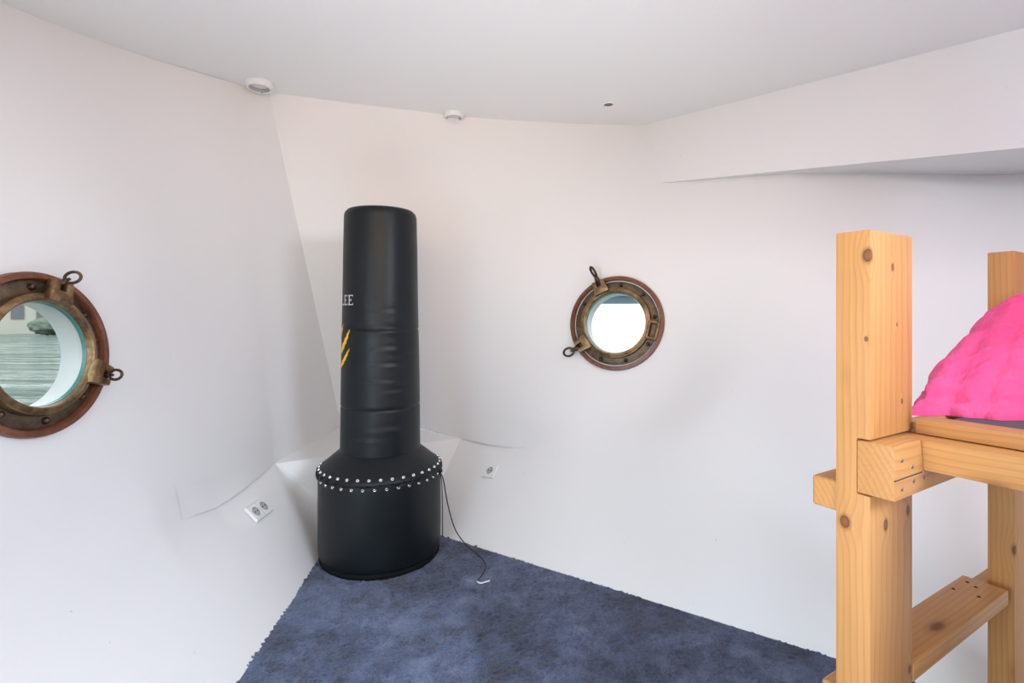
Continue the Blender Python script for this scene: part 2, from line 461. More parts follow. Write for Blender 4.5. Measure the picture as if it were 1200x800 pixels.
NAT = {'L': nL if nL.x > 0 else -nL, 'R': nR if nR.y < 0 else -nR}
print('NAT', NAT)
NRML = {'L': Vv(.994, -.045, .07).normalized(), 'R': Vv(-.42, -.90, .12).normalized()}
def flatten(cols, c, n, R):
    for col in cols:
        for p in col:
            r = (p - c - n * (p - c).dot(n)).length
            if r < R * 2.8 and abs((p - c).dot(n)) < .4:
                w = 1.0 if r < R * 1.06 else (lambda t: (1 - t * t * (3 - 2 * t)))((r - R * 1.06) / (R * 1.74))
                p -= n * ((p - c).dot(n) * w)
NRML = {k: (NRML[k] + NAT[k]).normalized() for k in NRML}
flatten(LC, PL, NRML['L'], RL); flatten(RC, PR, NRML['R'], RR)
def relax(cols, its, keep0, keep1):
    # irons out small waves along the hull, away from the fold and the ends
    n = len(cols)
    for _ in range(its):
        new = {}
        for i in range(keep0, n - keep1):
            for j in range(NL + 3, NL + NU):
                w = .5 * min(1, (j - NL - 2) / 6) * min(1, (NL + NU - j) / 4)
                nb = (cols[i - 1][j] + cols[i + 1][j] + cols[i][j - 1] + cols[i][j + 1]) / 4
                new[i, j] = cols[i][j].lerp(nb, w)
        for (i, j), p in new.items(): cols[i][j] = p
relax(LC, 60, 1, 6); relax(RC, 60, 3, 1)
def patch(bm, cols, holes=()): return grid_faces(bm, cols, holes)
bm = bmesh.new()
patch(bm, LC, [(PL, RL * .80)])
mid = [[LC[-1][NL + i].lerp(endLu[i], t) for i in range(NU + 1)] for t in (0, .25, .5, .75, 1)]
patch(bm, mid)
# the low panel wraps round to the front behind the bag like a cone from the end of the fold
fan = []
for k in range(15):
    t = k / 14; f = FA * (1 - t) ** 2 + FC * (2 * t * (1 - t)) + FD * t * t
    fan.append([f.lerp(A, i / NL) for i in range(NL)] + [A.copy()])
patch(bm, fan)
bmesh.ops.remove_doubles(bm, verts=bm.verts, dist=.0005)
wl = new_obj('wall_left', bm, M['hull'], angle=24)
tag(wl, 'white painted curved steel hull side on the left, with a porthole', 'wall', 'structure')
bm = bmesh.new()
patch(bm, RC, [(PR, RR * .80)])
patch(bm, BC)
bmesh.ops.remove_doubles(bm, verts=bm.verts, dist=.0005)
wr = new_obj('wall_right', bm, M['hull'], angle=24)
tag(wr, 'white painted curved steel hull side facing the camera, with a porthole', 'wall', 'structure')
# low front panel and ledge in the corner behind the bag
bm = bmesh.new()
n = 12
lo = [[FD.lerp(FB, i / n).lerp(A.lerp(B, i / n), j / 8) for j in range(9)] for i in range(n + 1)]
patch(bm, lo)
le = [[A.lerp(B, i / n).lerp((C1.lerp(C2, i / n)), j / 6) for j in range(7)] for i in range(n + 1)]
le[0] = [A.lerp(C1, j / 6) for j in range(7)]; le[-1] = [B.lerp(C2, j / 6) for j in range(7)]
patch(bm, le)
bmesh.ops.remove_doubles(bm, verts=bm.verts, dist=.0005)
wf = new_obj('wall_front', bm, M['hull'], angle=20)
tag(wf, 'low white front panel and small ledge in the bow corner behind the bag', 'wall', 'structure')

# lifted plate edges along the knuckle (thin sheets standing slightly proud)
def plate_lip(pts, off, name, label):
    """pts along the crease, off(i) = how far the sheet edge stands off"""
    bm = bmesh.new(); R = []
    for i, (p, up, out, o) in enumerate(pts):
        prof = [p + up * .11 + out * .0004, p + up * .08 + out * o * .06, p + up * .05 + out * o * .25, p + up * .02 + out * o * .66, p + out * o, p + out * (o - .003) + up * .001, p + up * .012 - out * .003]
        R.append([bm.verts.new(x) for x in prof])
    for i in range(len(R) - 1):
        for k in range(6):
            bm.faces.new((R[i][k], R[i][k + 1], R[i + 1][k + 1], R[i + 1][k]))
    o = new_obj(name, bm, M['hull'], angle=30); tag(o, label, 'trim', 'structure'); return o
def lip_from_cols(cols, lo, hi, normal_hint, amp):
    pts = []
    idx = [i for i, c in enumerate(cols) if lo(c[NL]) and hi(c[NL])]
    for k, i in enumerate(idx):
        p = cols[i][NL]; up = (cols[i][NL + 4] - p).normalized()
        tan = (cols[min(i + 1, len(cols) - 1)][NL] - cols[max(i - 1, 0)][NL]).normalized()
        out = tan.cross(up).normalized()
        if out.dot(normal_hint) < 0: out = -out
        t = k / max(1, len(idx) - 1)
        pts.append((p, up, out, amp(t)))
    return pts
plate_lip(lip_from_cols(LC, lambda p: p.y > 1.80, lambda p: True, Vv(1, -.3, 0), lambda t: .0006 + .015 * math.sin(PI * t) ** 1.1), None, 'trim_1', 'lifted white plate edge along the left hull fold')
plate_lip(lip_from_cols(RC, lambda p: p.x < .06, lambda p: True, Vv(-.3, -1, 0), lambda t: .0006 + .014 * math.sin(PI * (.12 + t * .88)) ** 1.1), None, 'trim_2', 'lifted white plate edge along the right hull fold')

# carpet: tufted surface, dense where it is near
def axis(lo, dlo, dhi, hi, step, coarse):
    a = []; x = lo
    while x < dlo: a.append(x); x += coarse
    x = dlo
    while x < dhi: a.append(x); x += step
    x = dhi
    while x < hi: a.append(x); x += coarse
    a.append(hi); return a
xs = axis(-1.1, -1.0, 1.25, 3.2, .0062, .08); ys = axis(-1.6, 1.15, 2.72, 2.75, .0062, .08)
bm = bmesh.new(); V = []
for x in xs:
    row = []
    for y in ys:
        dz = .006 * noise.noise(Vector((x * 90, y * 90, 0))) + .004 * noise.noise(Vector((x * 7, y * 7, 3))) + random.uniform(-.0035, .0035)
        row.append(bm.verts.new((x + random.uniform(-.002, .002), y + random.uniform(-.002, .002), dz)))
    V.append(row)
for i in range(len(xs) - 1):
    for j in range(len(ys) - 1):
        bm.faces.new((V[i][j], V[i + 1][j], V[i + 1][j + 1], V[i][j + 1]))
fl = new_obj('floor', bm, M['carpet'])
tag(fl, 'dark blue tufted carpet floor narrowing towards the bow', 'floor', 'structure')

# ceiling
bm = bmesh.new(); V = []
cx = [-2.3 + i * .1 for i in range(62)]; cy = [-1.7 + i * .1 for i in range(51)]
for x in cx: V.append([bm.verts.new((x, y, zc(x, y))) for y in cy])
for i in range(len(cx) - 1):
    for j in range(len(cy) - 1): bm.faces.new((V[i][j], V[i][j + 1], V[i + 1][j + 1], V[i + 1][j]))
ce = new_obj('ceiling', bm, M['ceiling'], recalc=False)
tag(ce, 'smooth white deck ceiling', 'ceiling', 'structure')

# boxed deck beam along the right side
t0, t1 = at_z(755, 147, 2.19), at_z(1200, 33, 2.19)
b0 = hit(br, 795, 212)[0]; b0 = cam_p + (b0 - cam_p) * .992
b1 = at_z(1200, 173, b0.z - .06)
t0e, b0e = t0 + (t0 - t1) * .12, b0 + (b0 - b1) * .12
t1e, b1e = t1 + (t1 - t0) * .9, b1 + (b1 - b0) * .9
back = Vv(.55, .83, 0) * .9
bm = bmesh.new()
def q(*p): bm.faces.new([bm.verts.new(x) for x in p])
up = Vv(0, 0, .02)
for i in range(40):
    fa, fb = i / 40, (i + 1) / 40
    for k in range(8):
        g0, g1 = k / 8, (k + 1) / 8
        T = lambda f, g: (t0e + up).lerp(t1e + up, f).lerp(b0e.lerp(b1e, f), g)
        q(T(fa, g0), T(fb, g0), T(fb, g1), T(fa, g1))
q(b0e, b1e, b1e + back + Vv(0, 0, -.005), b0e + back + Vv(0, 0, -.005))
q(t1e + up, t1e + back + up, b1e + back, b1e); q(t0e + up, t0e + back + up, b0e + back, b0e)
q(t0e + up, t1e + up, t1e + back + up, t0e + back + up)
bmesh.ops.remove_doubles(bm, verts=bm.verts, dist=.001)
bk = new_obj('trim_3', bm, M['hull'], smooth=False)
tag(bk, 'white boxed deck beam under the ceiling along the right side', 'beam', 'structure')

# rear bulkhead behind the camera, with the doorway the daylight comes through
bm = bmesh.new()
DX0, DX1, DZ0, DZ1 = -.75, 1.25, .15, 1.55
for (x0, x1, z0, z1) in ((-2.3, DX0, 0, 2.3), (DX1, 3.9, 0, 2.3), (DX0, DX1, 0, DZ0), (DX0, DX1, DZ1, 2.3)):
    box(x0, x1, -1.68, -1.6, z0, z1, 0, 1, bm)
wb = new_obj('wall_back', bm, M['hull'], smooth=False)
tag(wb, 'white rear bulkhead with a wide opening', 'wall', 'structure')

# ------------------------------------------------------------------ portholes
def frame_from(n, loc):
    n = n.normalized(); y = (Vv(0, 0, 1) - n * n.z).normalized(); x = y.cross(n)
    m = Matrix((x, y, n)).transposed().to_4x4(); m.translation = loc
    return m
def torus_pts(c, a, b, ra, rb, n=28): return [c + a * (ra * math.cos(2 * PI * k / n)) + b * (rb * math.sin(2 * PI * k / n)) for k in range(n)]
def dog_bolt(root, ang, rl, tilt, size, turn, lean=0.0, bs_=.56):
    """lug with a swing bolt and a ring nut. ang: place on the ring; tilt: how far the bolt leans outwards"""
    er = Vv(math.cos(ang), math.sin(ang), 0); et = Vv(-math.sin(ang), math.cos(ang), 0); ez = Vv(0, 0, 1)
    s = size
    b = prism([(-.17 * s, -.13 * s), (.17 * s, -.13 * s), (.13 * s, .16 * s), (.045 * s, .16 * s), (.045 * s, .02 * s), (-.045 * s, .02 * s), (-.045 * s, .16 * s), (-.13 * s, .16 * s)],
              lambda a, r, d: er * (rl + r) + et * a + ez * d, .028, .028 + .12 * s, .004 * s / .2, 2)
    new_obj('bolt_lug', b, M['brass'], root, angle=40)
    d = (ez * math.cos(tilt) + er * math.sin(tilt) + et * lean).normalized()
    p0 = er * (rl + .10 * s) + ez * .022
    s = s * bs_
    p1 = p0 + d * (.36 * s)
    bm = bmesh.new()
    tube(bm, [p0, p0.lerp(p1, .3), p0.lerp(p1, .8), p1], .035 * s, 10)
    bolt = new_obj('dog_bolt', bm, M['brass_dark'], root, angle=50)
    # ring nut: conical boss plus a ring in a plane holding the bolt axis
    side = (et * math.cos(turn) + er * math.sin(turn)); side = (side - d * side.dot(d)).normalized()
    bm = bmesh.new()
    bs = p0.lerp(p1, .25)
    tube(bm, [bs, bs + d * .03 * s, bs + d * .12 * s, bs + d * .2 * s], [.075 * s, .08 * s, .07 * s, .045 * s], 14)
    c = bs + d * (.335 * s)
    tube(bm, torus_pts(c, d, side, .165 * s, .12 * s), .034 * s, 10, closed=True)
    new_obj('ring_nut', bm, M['brass_dark'], bolt, angle=50)
def porthole(name, label, loc, n, R, bolts, dogs, depth, hinge=None, latch=None, toff=.014, reveal_r=.66, gap=False):
    root = thing(name, label, 'window', kind='structure')
    root.matrix_world = frame_from(n, loc)
    S = 96
    bm = bmesh.new()     # wooden ring
    lathe(bm, [(R * .905, -.03), (R * 1.0, -.03), (R * 1.0, .016), (R * .99, .021), (R * .925, .023), (R * .912, .019)], S, close=True)
    new_obj('wood_ring', bm, M['ring_wood'], root, angle=35)
    bm = bmesh.new()     # bronze flange
    fo = R * (.885 if gap else .908)
    lathe(bm, [(R * .69, -.02), (fo, -.02), (fo, .006), (fo - .004, .009), (R * .74, .011), (R * .69, .011)], S, close=True)
    fl_ = new_obj('flange', bm, M['brass_dull'], root, angle=35)
    if gap:
        bm = bmesh.new(); lathe(bm, [(R * .86, -.005), (R * .915, -.005), (R * .915, .001), (R * .86, .001)], S, close=True)
        new_obj('seal', bm, M['plastic'], root, angle=35)
    for a in bolts:
        a = math.radians(a); rr = R * .815
        bm = bmesh.new()
        lathe(bm, [(0, .0235), (.004, .0232), (.0075, .020), (.0095, .014), (.010, .009)], 16, rr * math.cos(a), rr * math.sin(a))
        new_obj('bolt', bm, M['brass_dark'], root, angle=60)
    # hinged frame ring, standing a little off the flange
    t = toff; k = R / .22
    bm = bmesh.new()
    lathe(bm, [(R * .635, t), (R * .745, t), (R * .75, t + .008 * k), (R * .735, t + .018 * k), (R * .715, t + .019 * k), (R * .70, t + .022 * k), (R * .665, t + .024 * k), (R * .65, t + .022 * k), (R * .638, t + .012 * k)], S, close=True)
    new_obj('frame_ring', bm, M['brass'], root, angle=40)
    bm = bmesh.new()     # glass with its greenish bevelled edge
    gz = t + .004
    lathe(bm, [(0, gz), (R * .3, gz), (R * .645, gz)], S)
    new_obj('glass', bm, M['glass'], root)
    bm = bmesh.new()
    lathe(bm, [(R * .645, gz + .001), (R * .645, gz - .010), (R * .622, gz - .010), (R * .630, gz + .001)], S, close=True)
    new_obj('glass_rim', bm, M['glass_edge'], root, angle=40)
    # white tunnel through the hull plating
    bm = bmesh.new()
    lathe(bm, [(R * .70, t - .001), (R * .64, t - .001), (R * .64, t - .007), (R * reveal_r, -.004), (R * reveal_r, -depth), (R * reveal_r + .02, -depth), (R * 1.0, -depth), (R * 1.0, -.03)], S)
    new_obj('reveal', bm, M['hull'], root, angle=35)
    for dgs in dogs: dog_bolt(root, *dgs)
    if latch:
        a, s = math.radians(latch), R * .2
        er = Vv(math.cos(a), math.sin(a), 0); et = Vv(-math.sin(a), math.cos(a), 0)
        bm = bmesh.new(); c = er * R * .80
        pts = [c + er * x * s + et * y * s + Vv(0, 0, .03) for x, y in ((-.45, -.85), (.35, -.85), (.45, -.7), (.45, .7), (.35, .85), (-.45, .85))]
        for i in range(len(pts)):
            b2 = bmesh.new(); tube(b2, [pts[i], pts[(i + 1) % len(pts)]], s * .17, 8); join_into(bm, b2)
        new_obj('hinge_loop', bm, M['brass'], root, angle=40)
    return root
w1 = porthole('window_1', 'round brass porthole with a wide wooden ring in the left hull side', PL, NRML['L'], RL,
         (92, 74, 35, 8, -48, -88, -128, 132, 178), [
             (math.radians(75), RL * .77, .45, RL * .98, .95, -.1), (math.radians(-25), RL * .77, .0, RL * .98, -.30, .0)], .066, reveal_r=.66)
w2 = porthole('window_2', 'round brass porthole with a thin wooden ring in the far hull side', PR, NRML['R'], RR,
         (84, 47, 9, -32, -72, 150, 250), [
             (math.radians(114), RR * .80, 1.05, RR * .98, 1.25, 0, .74), (math.radians(216), RR * .80, .9, RR * .98, .2, 0, .72)], .09, latch=-11, toff=.012, reveal_r=.66, gap=True)

# ------------------------------------------------------------------ punching bag
bagc = Vv(-.582, 2.270, 0)
bag = thing('punching_bag', 'tall black freestanding punching bag on a wide laced base in the corner', 'punching bag', bagc)
ax0 = math.atan2(-bagc.y, -bagc.x)       # direction towards the camera from the axis
# weighted base under its cover
bm = bmesh.new()
prof = [(0, .012), (.236, .012), (.252, .016), (.2585, .030), (.2605, .046), (.261, .060), (.262, .09), (.263, .16), (.263, .25), (.262, .336), (.2605, .364), (.258, .376), (.24, .384), (.12, .388), (0, .388)]
P2 = catmull([Vv(r, 0, z) for r, z in prof[2:12]], 4)
prof = prof[:2] + [(p.x, p.z) for p in P2] + prof[12:]
rings = lathe(bm, prof, 96)
for v in bm.verts:
    r = math.hypot(v.co.x, v.co.y)
    if r > .2:
        a = math.atan2(v.co.y, v.co.x)
        k = 1 + .007 * noise.noise(Vv(math.cos(a) * 2.2, math.sin(a) * 2.2, v.co.z * 2.5)) + .004 * math.sin(36 * a) * max(0, (v.co.z - .27) / .08)
        v.co.x *= k; v.co.y *= k
new_obj('base', bm, M['leather'], bag, angle=50)
bm = bmesh.new()
lathe(bm, [(.232, -.002), (.252, -.002), (.2575, .006), (.2585, .016), (.254, .022), (.235, .022)], 96, close=True)
new_obj('base_rim', bm, M['rubber'], bag, angle=50)
# conical skirt that laces down over the base
bm = bmesh.new()
sk = [(.150, .446), (.168, .446), (.176, .441), (.186, .434), (.205, .4185), (.225, .402), (.243, .387), (.257, .375), (.2645, .366), (.2665, .354), (.2635, .350), (.255, .36)]
lathe(bm, [(r, z + .018) for r, z in sk], 144)
for v in bm.verts:
    a = math.atan2(v.co.y, v.co.x); r = math.hypot(v.co.x, v.co.y)
    k = 1 + .006 * noise.noise(Vv(math.cos(a) * 3, math.sin(a) * 3, 1)) + (.004 * math.sin(36 * a + 1.0) if r > .25 else 0)
    v.co.x *= k; v.co.y *= k
    if r > .255: v.co.z += .0025 * math.sin(36 * a + .6)
new_obj('skirt', bm, M['leather'], bag, angle=55)
# column of the bag
H = 1.503
def colr(z): return .1735 - (z - .44) * (.1735 - .1570) / (1.46 - .44)
ctrlz = [.460, .466, .50, .56, .60, .63, .646, .652, .658, .67, .72, .80, .88, .95, .978, .985, .992, 1.005, 1.05, 1.12, 1.2, 1.3, 1.4, 1.46]
prof = []
for z in ctrlz:
    r = colr(z)
    if abs(z - .652) < .003: r -= .0035
    if abs(z - .985) < .003: r -= .003
    prof.append((r, z))
prof += [(.1563, 1.478), (.152, 1.492), (.146, 1.4985), (.142, 1.5025), (.138, 1.499), (.10, 1.500), (0, 1.501)]
bm = bmesh.new()
# subdivide along the height so that the creases have room
pp = []
for i in range(len(prof) - 1):
    (r0, z0), (r1, z1) = prof[i], prof[i + 1]
    m_ = max(1, int(abs(z1 - z0) / .008))
    for k in range(m_): pp.append((r0 + (r1 - r0) * k / m_, z0 + (z1 - z0) * k / m_))
pp.append(prof[-1])
lathe(bm, pp, 120)
creases = [(.985, ax0 + .12, .55, .0075, .008), (.978, ax0 - .55, .35, .004, .006), (.905, ax0 + .25, .5, .003, .006), (.835, ax0 + .15, .4, .0035, .006), (1.06, ax0 + .2, .5, .0025, .006), (.87, ax0 + .9, .4, .003, .006), (.77, ax0 - .2, .6, .0025, .006), (.725, ax0 + .5, .5, .002, .006), (.575, ax0 + .3, .5, .003, .007), (.53, ax0 - .4, .4, .002, .006)]
for v in bm.verts:
    r = math.hypot(v.co.x, v.co.y)
    if r > .13 and v.co.z < 1.49:
        a = math.atan2(v.co.y, v.co.x); d = 0
        for (z, a0, wa, amp, wz) in creases:
            da = (a - a0 + PI) % (2 * PI) - PI
            zz = z + .010 * math.cos(da * 2)
            g = math.exp(-(da / wa) ** 2)
            d -= amp * g * math.exp(-((v.co.z - zz) / wz) ** 2)
            d += amp * .6 * g * math.exp(-((v.co.z - zz + 2.2 * wz) / (1.6 * wz)) ** 2)
        d += .0022 * noise.noise(Vv(math.cos(a) * 1.8, math.sin(a) * 1.8, v.co.z * 3))
        k = (r + d) / r
        v.co.x *= k; v.co.y *= k
new_obj('bag_column', bm, M['leather'], bag, angle=50)
# bottom seam flap of the column
# eyelets, two rows of 36
NE = 36
def eyelet_bm():
    b = bmesh.new()
    lathe(b, [(.0022, .0), (.0022, .0022), (.0038, .0036), (.0058, .0032), (.0071, .0006), (.0071, -.002)], 16)
    return b
eb = eyelet_bm(); bmesh.ops.recalc_face_normals(eb, faces=eb.faces)
me = bpy.data.meshes.new('eyelet'); eb.to_mesh(me); eb.free(); me.materials.append(M['chrome'])
for p in me.polygons: p.use_smooth = True
posU, posL = [], []
for k in range(NE):
    for row in (0, 1):
        a = ax0 + 2 * PI * (k + .5 * row) / NE
        er = Vv(math.cos(a), math.sin(a), 0)
        if row == 0: n_ = (er * .72 + Vv(0, 0, .69)).normalized(); p = er * .2570 + Vv(0, 0, .3935)
        else: n_ = er; p = er * .2620 + Vv(0, 0, .3585)
        p = p + n_ * .0012
        (posU if row == 0 else posL).append((p, n_, a))
        o = bpy.data.objects.new('eyelet', me); COL.objects.link(o); o.parent = bag
        y = (Vv(0, 0, 1) - n_ * n_.z).normalized(); x = y.cross(n_)
        m4 = Matrix((x, y, n_)).transposed().to_4x4(); m4.translation = p
        o.matrix_local = m4
# lacing between the rows, knot and two loose ends at the right
def on_front(p, n_, d=.004): return p + n_ * d
aknot = math.atan2(-.15, 1.0)            # right-hand side seen from the camera
kk = int(round(((aknot - ax0) % (2 * PI)) / (2 * PI) * NE))
bm = bmesh.new()
for k in range(NE):
    pu, nu, au = posU[k]; pl, nl, al = posL[(k + (1 if True else 0) * -1) % NE]
    midp = (pu + pl) * .5 + Vv(math.cos(au), math.sin(au), 0) * .0085
    tube(bm, [pu + nu * .001, pu.lerp(midp, .5) + nu * .004, midp, midp.lerp(pl, .5) + nl * .002, pl + nl * .001], .0019, 6)
# running cord just under the skirt's hem
hem = [Vv(math.cos(ax0 + 2 * PI * i / 144), math.sin(ax0 + 2 * PI * i / 144), 0) * .2685 + Vv(0, 0, .3685 + .003 * math.sin(i * .8)) for i in range(144)]
tube(bm, hem, .0022, 6, closed=True)
kp = at_y(515.5, 553, 2.235) - bagc
# knot
for dx in (0, .004, -.003):
    b2 = bmesh.new(); tube(b2, torus_pts(kp + Vv(dx, dx, dx), Vv(.3, .5, .8).normalized(), Vv(.8, -.5, 0).normalized(), .006, .006, 12), .0028, 6, closed=True); join_into(bm, b2)
tube(bm, catmull([posU[kk][0], kp + Vv(-.01, 0, .006), kp], 6), .0024, 6)
# short end hanging
tube(bm, catmull([kp, at_y(517.5, 565, 2.23) - bagc, at_y(518.5, 595, 2.232) - bagc, at_y(518.6, 629, 2.235) - bagc], 8), .0022, 6)
# long end down to the carpet
zf = .012
long_pts = [kp, at_y(519.5, 562, 2.235) - bagc, at_y(525, 592, 2.25) - bagc, at_y(533, 619, 2.27) - bagc, at_z(545, 637, .05) - bagc, at_z(560, 650, zf) - bagc, at_z(568.5, 660, zf) - bagc, at_z(567, 670, zf) - bagc, at_z(559, 681, zf) - bagc]
tube(bm, catmull(long_pts, 8), .0026, 8)
lace = new_obj('lace', bm, M['cord'], bag, angle=60)
bm = bmesh.new()
tube(bm, catmull([at_z(559, 681, zf) - bagc, at_z(563, 683, zf) - bagc, at_z(569, 681.5, zf) - bagc, at_z(574, 680, zf + .004) - bagc], 6), .0027, 8)
le_ = new_obj('lace_tip', bm, M['cord_end'], lace, angle=60); le_['label'] = 'white frayed cord end'
# printing on the column, wrapped round it
def wrap(poly, name, mat, parent, off=.0022):
    """poly: [(angle offset in degrees from the camera side, z)...] outlines, each convex or concave"""
    b = bmesh.new()
    for pl in poly:
        vs = []
        # refine long edges so that they follow the curve
        n_ = len(pl); ref = []
        for i in range(n_):
            (a0, z0), (a1, z1) = pl[i], pl[(i + 1) % n_]
            m_ = max(1, int(abs(a1 - a0) / 3))
            for k in range(m_): ref.append((a0 + (a1 - a0) * k / m_, z0 + (z1 - z0) * k / m_))
        for a_, z in ref:
            an = ax0 + math.radians(a_); r = colr(z) + off
            vs.append(b.verts.new((r * math.cos(an), r * math.sin(an), z)))
        b.faces.new(vs)
    bmesh.ops.triangulate(b, faces=b.faces)
    for f in b.faces:
        c = f.calc_center_median()
        f.normal_update()
        if f.normal.dot(Vv(c.x, c.y, 0)) < 0: f.normal_flip()
    return new_obj(name, b, mat, parent, smooth=False, recalc=False)
def rect(a0, a1, z0, z1): return [(a0, z0), (a1, z0), (a1, z1), (a0, z1)]
LZ0, LZ1 = 1.088, 1.130
def letter_e(a, w=11.4):
    t = .0034
    # (offset a grows to the viewer's right)
    return [rect(a + 1.4, a + 3.4, LZ0 + t * .5, LZ1 - t * .5), rect(a, a + w - 1.3, LZ1 - t, LZ1), rect(a, a + w - 1.0, LZ0, LZ0 + t),
            rect(a + 3.2, a + 7.0, (LZ0 + LZ1) / 2 - t * .4, (LZ0 + LZ1) / 2 + t * .5),
            rect(a + w - 2.2, a + w - 1.3, LZ1 - .0075, LZ1), rect(a + w - 1.9, a + w - 1.0, LZ0, LZ0 + .0085), rect(a + 6.0, a + 6.8, (LZ0 + LZ1) / 2 - .0045, (LZ0 + LZ1) / 2 + .0045)]
def letter_l(a, w=12.0):
    t = .0042
    return [rect(a + 1.4, a + 3.4, LZ0 + t * .5, LZ1 - t * .5), rect(a, a + 4.9, LZ1 - t, LZ1), rect(a, a + w - 1.0, LZ0, LZ0 + t), rect(a + w - 2.1, a + w - 1.0, LZ0, LZ0 + .009)]
LW = 11.4
def pxa(px): return math.degrees(math.asin(max(-1, min(1, (px - 445.5) / 44.6))))
for pl in (letter_l(-78.0, 12.6), letter_e(pxa(405.1), 10.9), letter_e(pxa(409.9), 11.4)):
    o = wrap(pl, 'letter', M['print_white'], bag)
def claw(x0, y0, x1, y1, wpx):
    n_ = 11; Lf, Rt = [], []
    jag = (0, .25, -.2, .35, -.15, .3, -.3, .2, -.1, .15, 0)
    for i in range(n_):
        t = i / (n_ - 1); x = x0 + (x1 - x0) * t + jag[i] * wpx * .5; y = y0 + (y1 - y0) * t
        ww = wpx * .5 * math.sin(PI * min(.985, max(.015, t * .85))) ** .8
        zf_ = lambda yy: EYE - (yy - HZ) / F * 2.21
        Lf.append((pxa(x - ww), zf_(y - ww * .6))); Rt.append((pxa(x + ww), zf_(y + ww * .6)))
    return [[Lf[i], Rt[i], Rt[i + 1], Lf[i + 1]] for i in range(n_ - 1)]
for c in ((404.6, 379, 401.0, 398, 1.3), (412.2, 385, 401.2, 415, 2.9), (412.2, 406.5, 401.2, 431.5, 2.4)):
    wrap(claw(*c), 'claw_mark', M['print_yellow'], bag, .0028)

# ------------------------------------------------------------------ wooden bunk
KS = .818
P0 = Vv(.63, .90, 0)
rz = math.atan2(.514, .857)
bed = thing('bunk_bed', 'raised pine bed frame of thick square posts and rails at the right', 'bed', P0, rz)
def zz(z11): return EYE + (z11 - EYE) * KS
# bed frame coordinates: x = u (away to the right), y = -v (v comes towards the camera), lengths in metres
def BU(u): return u * KS
def BV(v): return -v * KS
PW, PU = .071, .20
def kn_right(px, py, r, v=0.0):          # a knot on a face seen at the right (v-plane)
    q_ = (px - 600) / F; u = (q_ * (1.1 - .857 * v) - .77 - .514 * v) / (.857 - q_ * .514)
    return (BU(u), BV(v), zz(1.05 - (py - HZ) / F * (1.1 + .514 * u - .857 * v)), r)
def kn_left(px, py, r, u=0.0):           # a knot on a face seen at the left (u-plane)
    q_ = (px - 600) / F; v = (q_ * (1.1 + .514 * u) - .77 - .857 * u) / (.514 + q_ * .857)
    return (BU(u), BV(v), zz(1.05 - (py - HZ) / F * (1.1 + .514 * u - .857 * v)), r)
M['pine_post'] = wood_mat('pine post with knots', 'z', .02, knots=[kn_left(1017, 299, .0085), kn_right(1046, 313, .005), kn_right(1051, 380, .0028), kn_left(1015, 397, .003), kn_left(990, 611, .0085),
    kn_right(1038, 615, .0075), kn_right(1064, 598, .0065), kn_right(1077, 745, .0065), kn_right(1066, 784, .0055), kn_right(1057, 470, .0035)])
M['pine_far'] = wood_mat('pine far post with knots', 'z', .05, knots=[kn_left(1193, 646, .011, .87)])
# front post with the notch for the cross beam
ZT = zz(1.233)
nz0, nz1 = zz(.657), zz(.778)
def post(u0, v0, pw, pu, zt, z0, notch=None, name='post', mat='pine_z'):
    pts = [(v0 - pw, z0), (v0, z0)]
    if notch: pts += [(v0, notch[0]), (v0 - notch[2], notch[0]), (v0 - notch[2], notch[1]), (v0, notch[1])]
    pts += [(v0, zt), (v0 - pw, zt)]
    b = prism(pts, lambda a, z, d: Vv(BU(d), BV(a), z), u0, u0 + pu, .0035, 2)
    return new_obj(name, b, M[mat], bed, angle=40)
post(0, 0, PW, PU, ZT, 0, (nz0, nz1, .027), mat='pine_post')
u2 = .87
post(u2, .003, .064, .19, zz(1.242), .02, mat='pine_far')
# foot end posts, outside the picture
post(0, 2.3, PW, PU, zz(1.0), 0); post(u2, 2.3, PW, PU, zz(1.0), 0)
# inner cross beam with the rail let into its top
bz0, bz1, bzm = zz(.66), zz(.775), zz(.7035)
pts = [(-.002, bz0), (u2 + .12, bz0), (u2 + .12, bzm), (.138, bzm), (.122, bz1), (-.002, bz1)]
b = prism(pts, lambda a, z, d: Vv(BU(a), BV(d), z), -.026, .046, .004, 2)
cb = new_obj('cross_beam', b, M['pine_x'], bed, angle=40)
b = box(BU(-.003), BU(.125), BV(.0468), BV(.0455), bzm - .001, bzm + .0012)
new_obj('saw_kerf', b, M['bark'], cb, smooth=False)
for (u, z) in ((.030, .742), (.078, .722), (.030, .682), (.085, .690), (.135, .69)):
    bm = bmesh.new(); lathe(bm, [(0, .0012), (.0028, .0012), (.0034, .0004), (.0046, -.0006)], 12)
    bmesh.ops.transform(bm, matrix=Matrix.Translation((BU(u), BV(.046), zz(z))) @ Matrix.Rotation(PI / 2, 4, 'X'), verts=bm.verts)
    new_obj('screw', bm, M['steel'], cb)
# long rail
b = box(BU(.136), BU(.136 + .098), BV(2.3), BV(-.00), bzm + .001, zz(.773), .006, 3)
b = prism([(.136, bzm + .001), (.234, bzm + .001), (.234, zz(.773)), (.122 + .004, zz(.773))], lambda a, z, d: Vv(BU(a), BV(d), z), -.026, 2.3, .004, 2)
new_obj('side_rail', b, M['pine_y'], bed, angle=40)
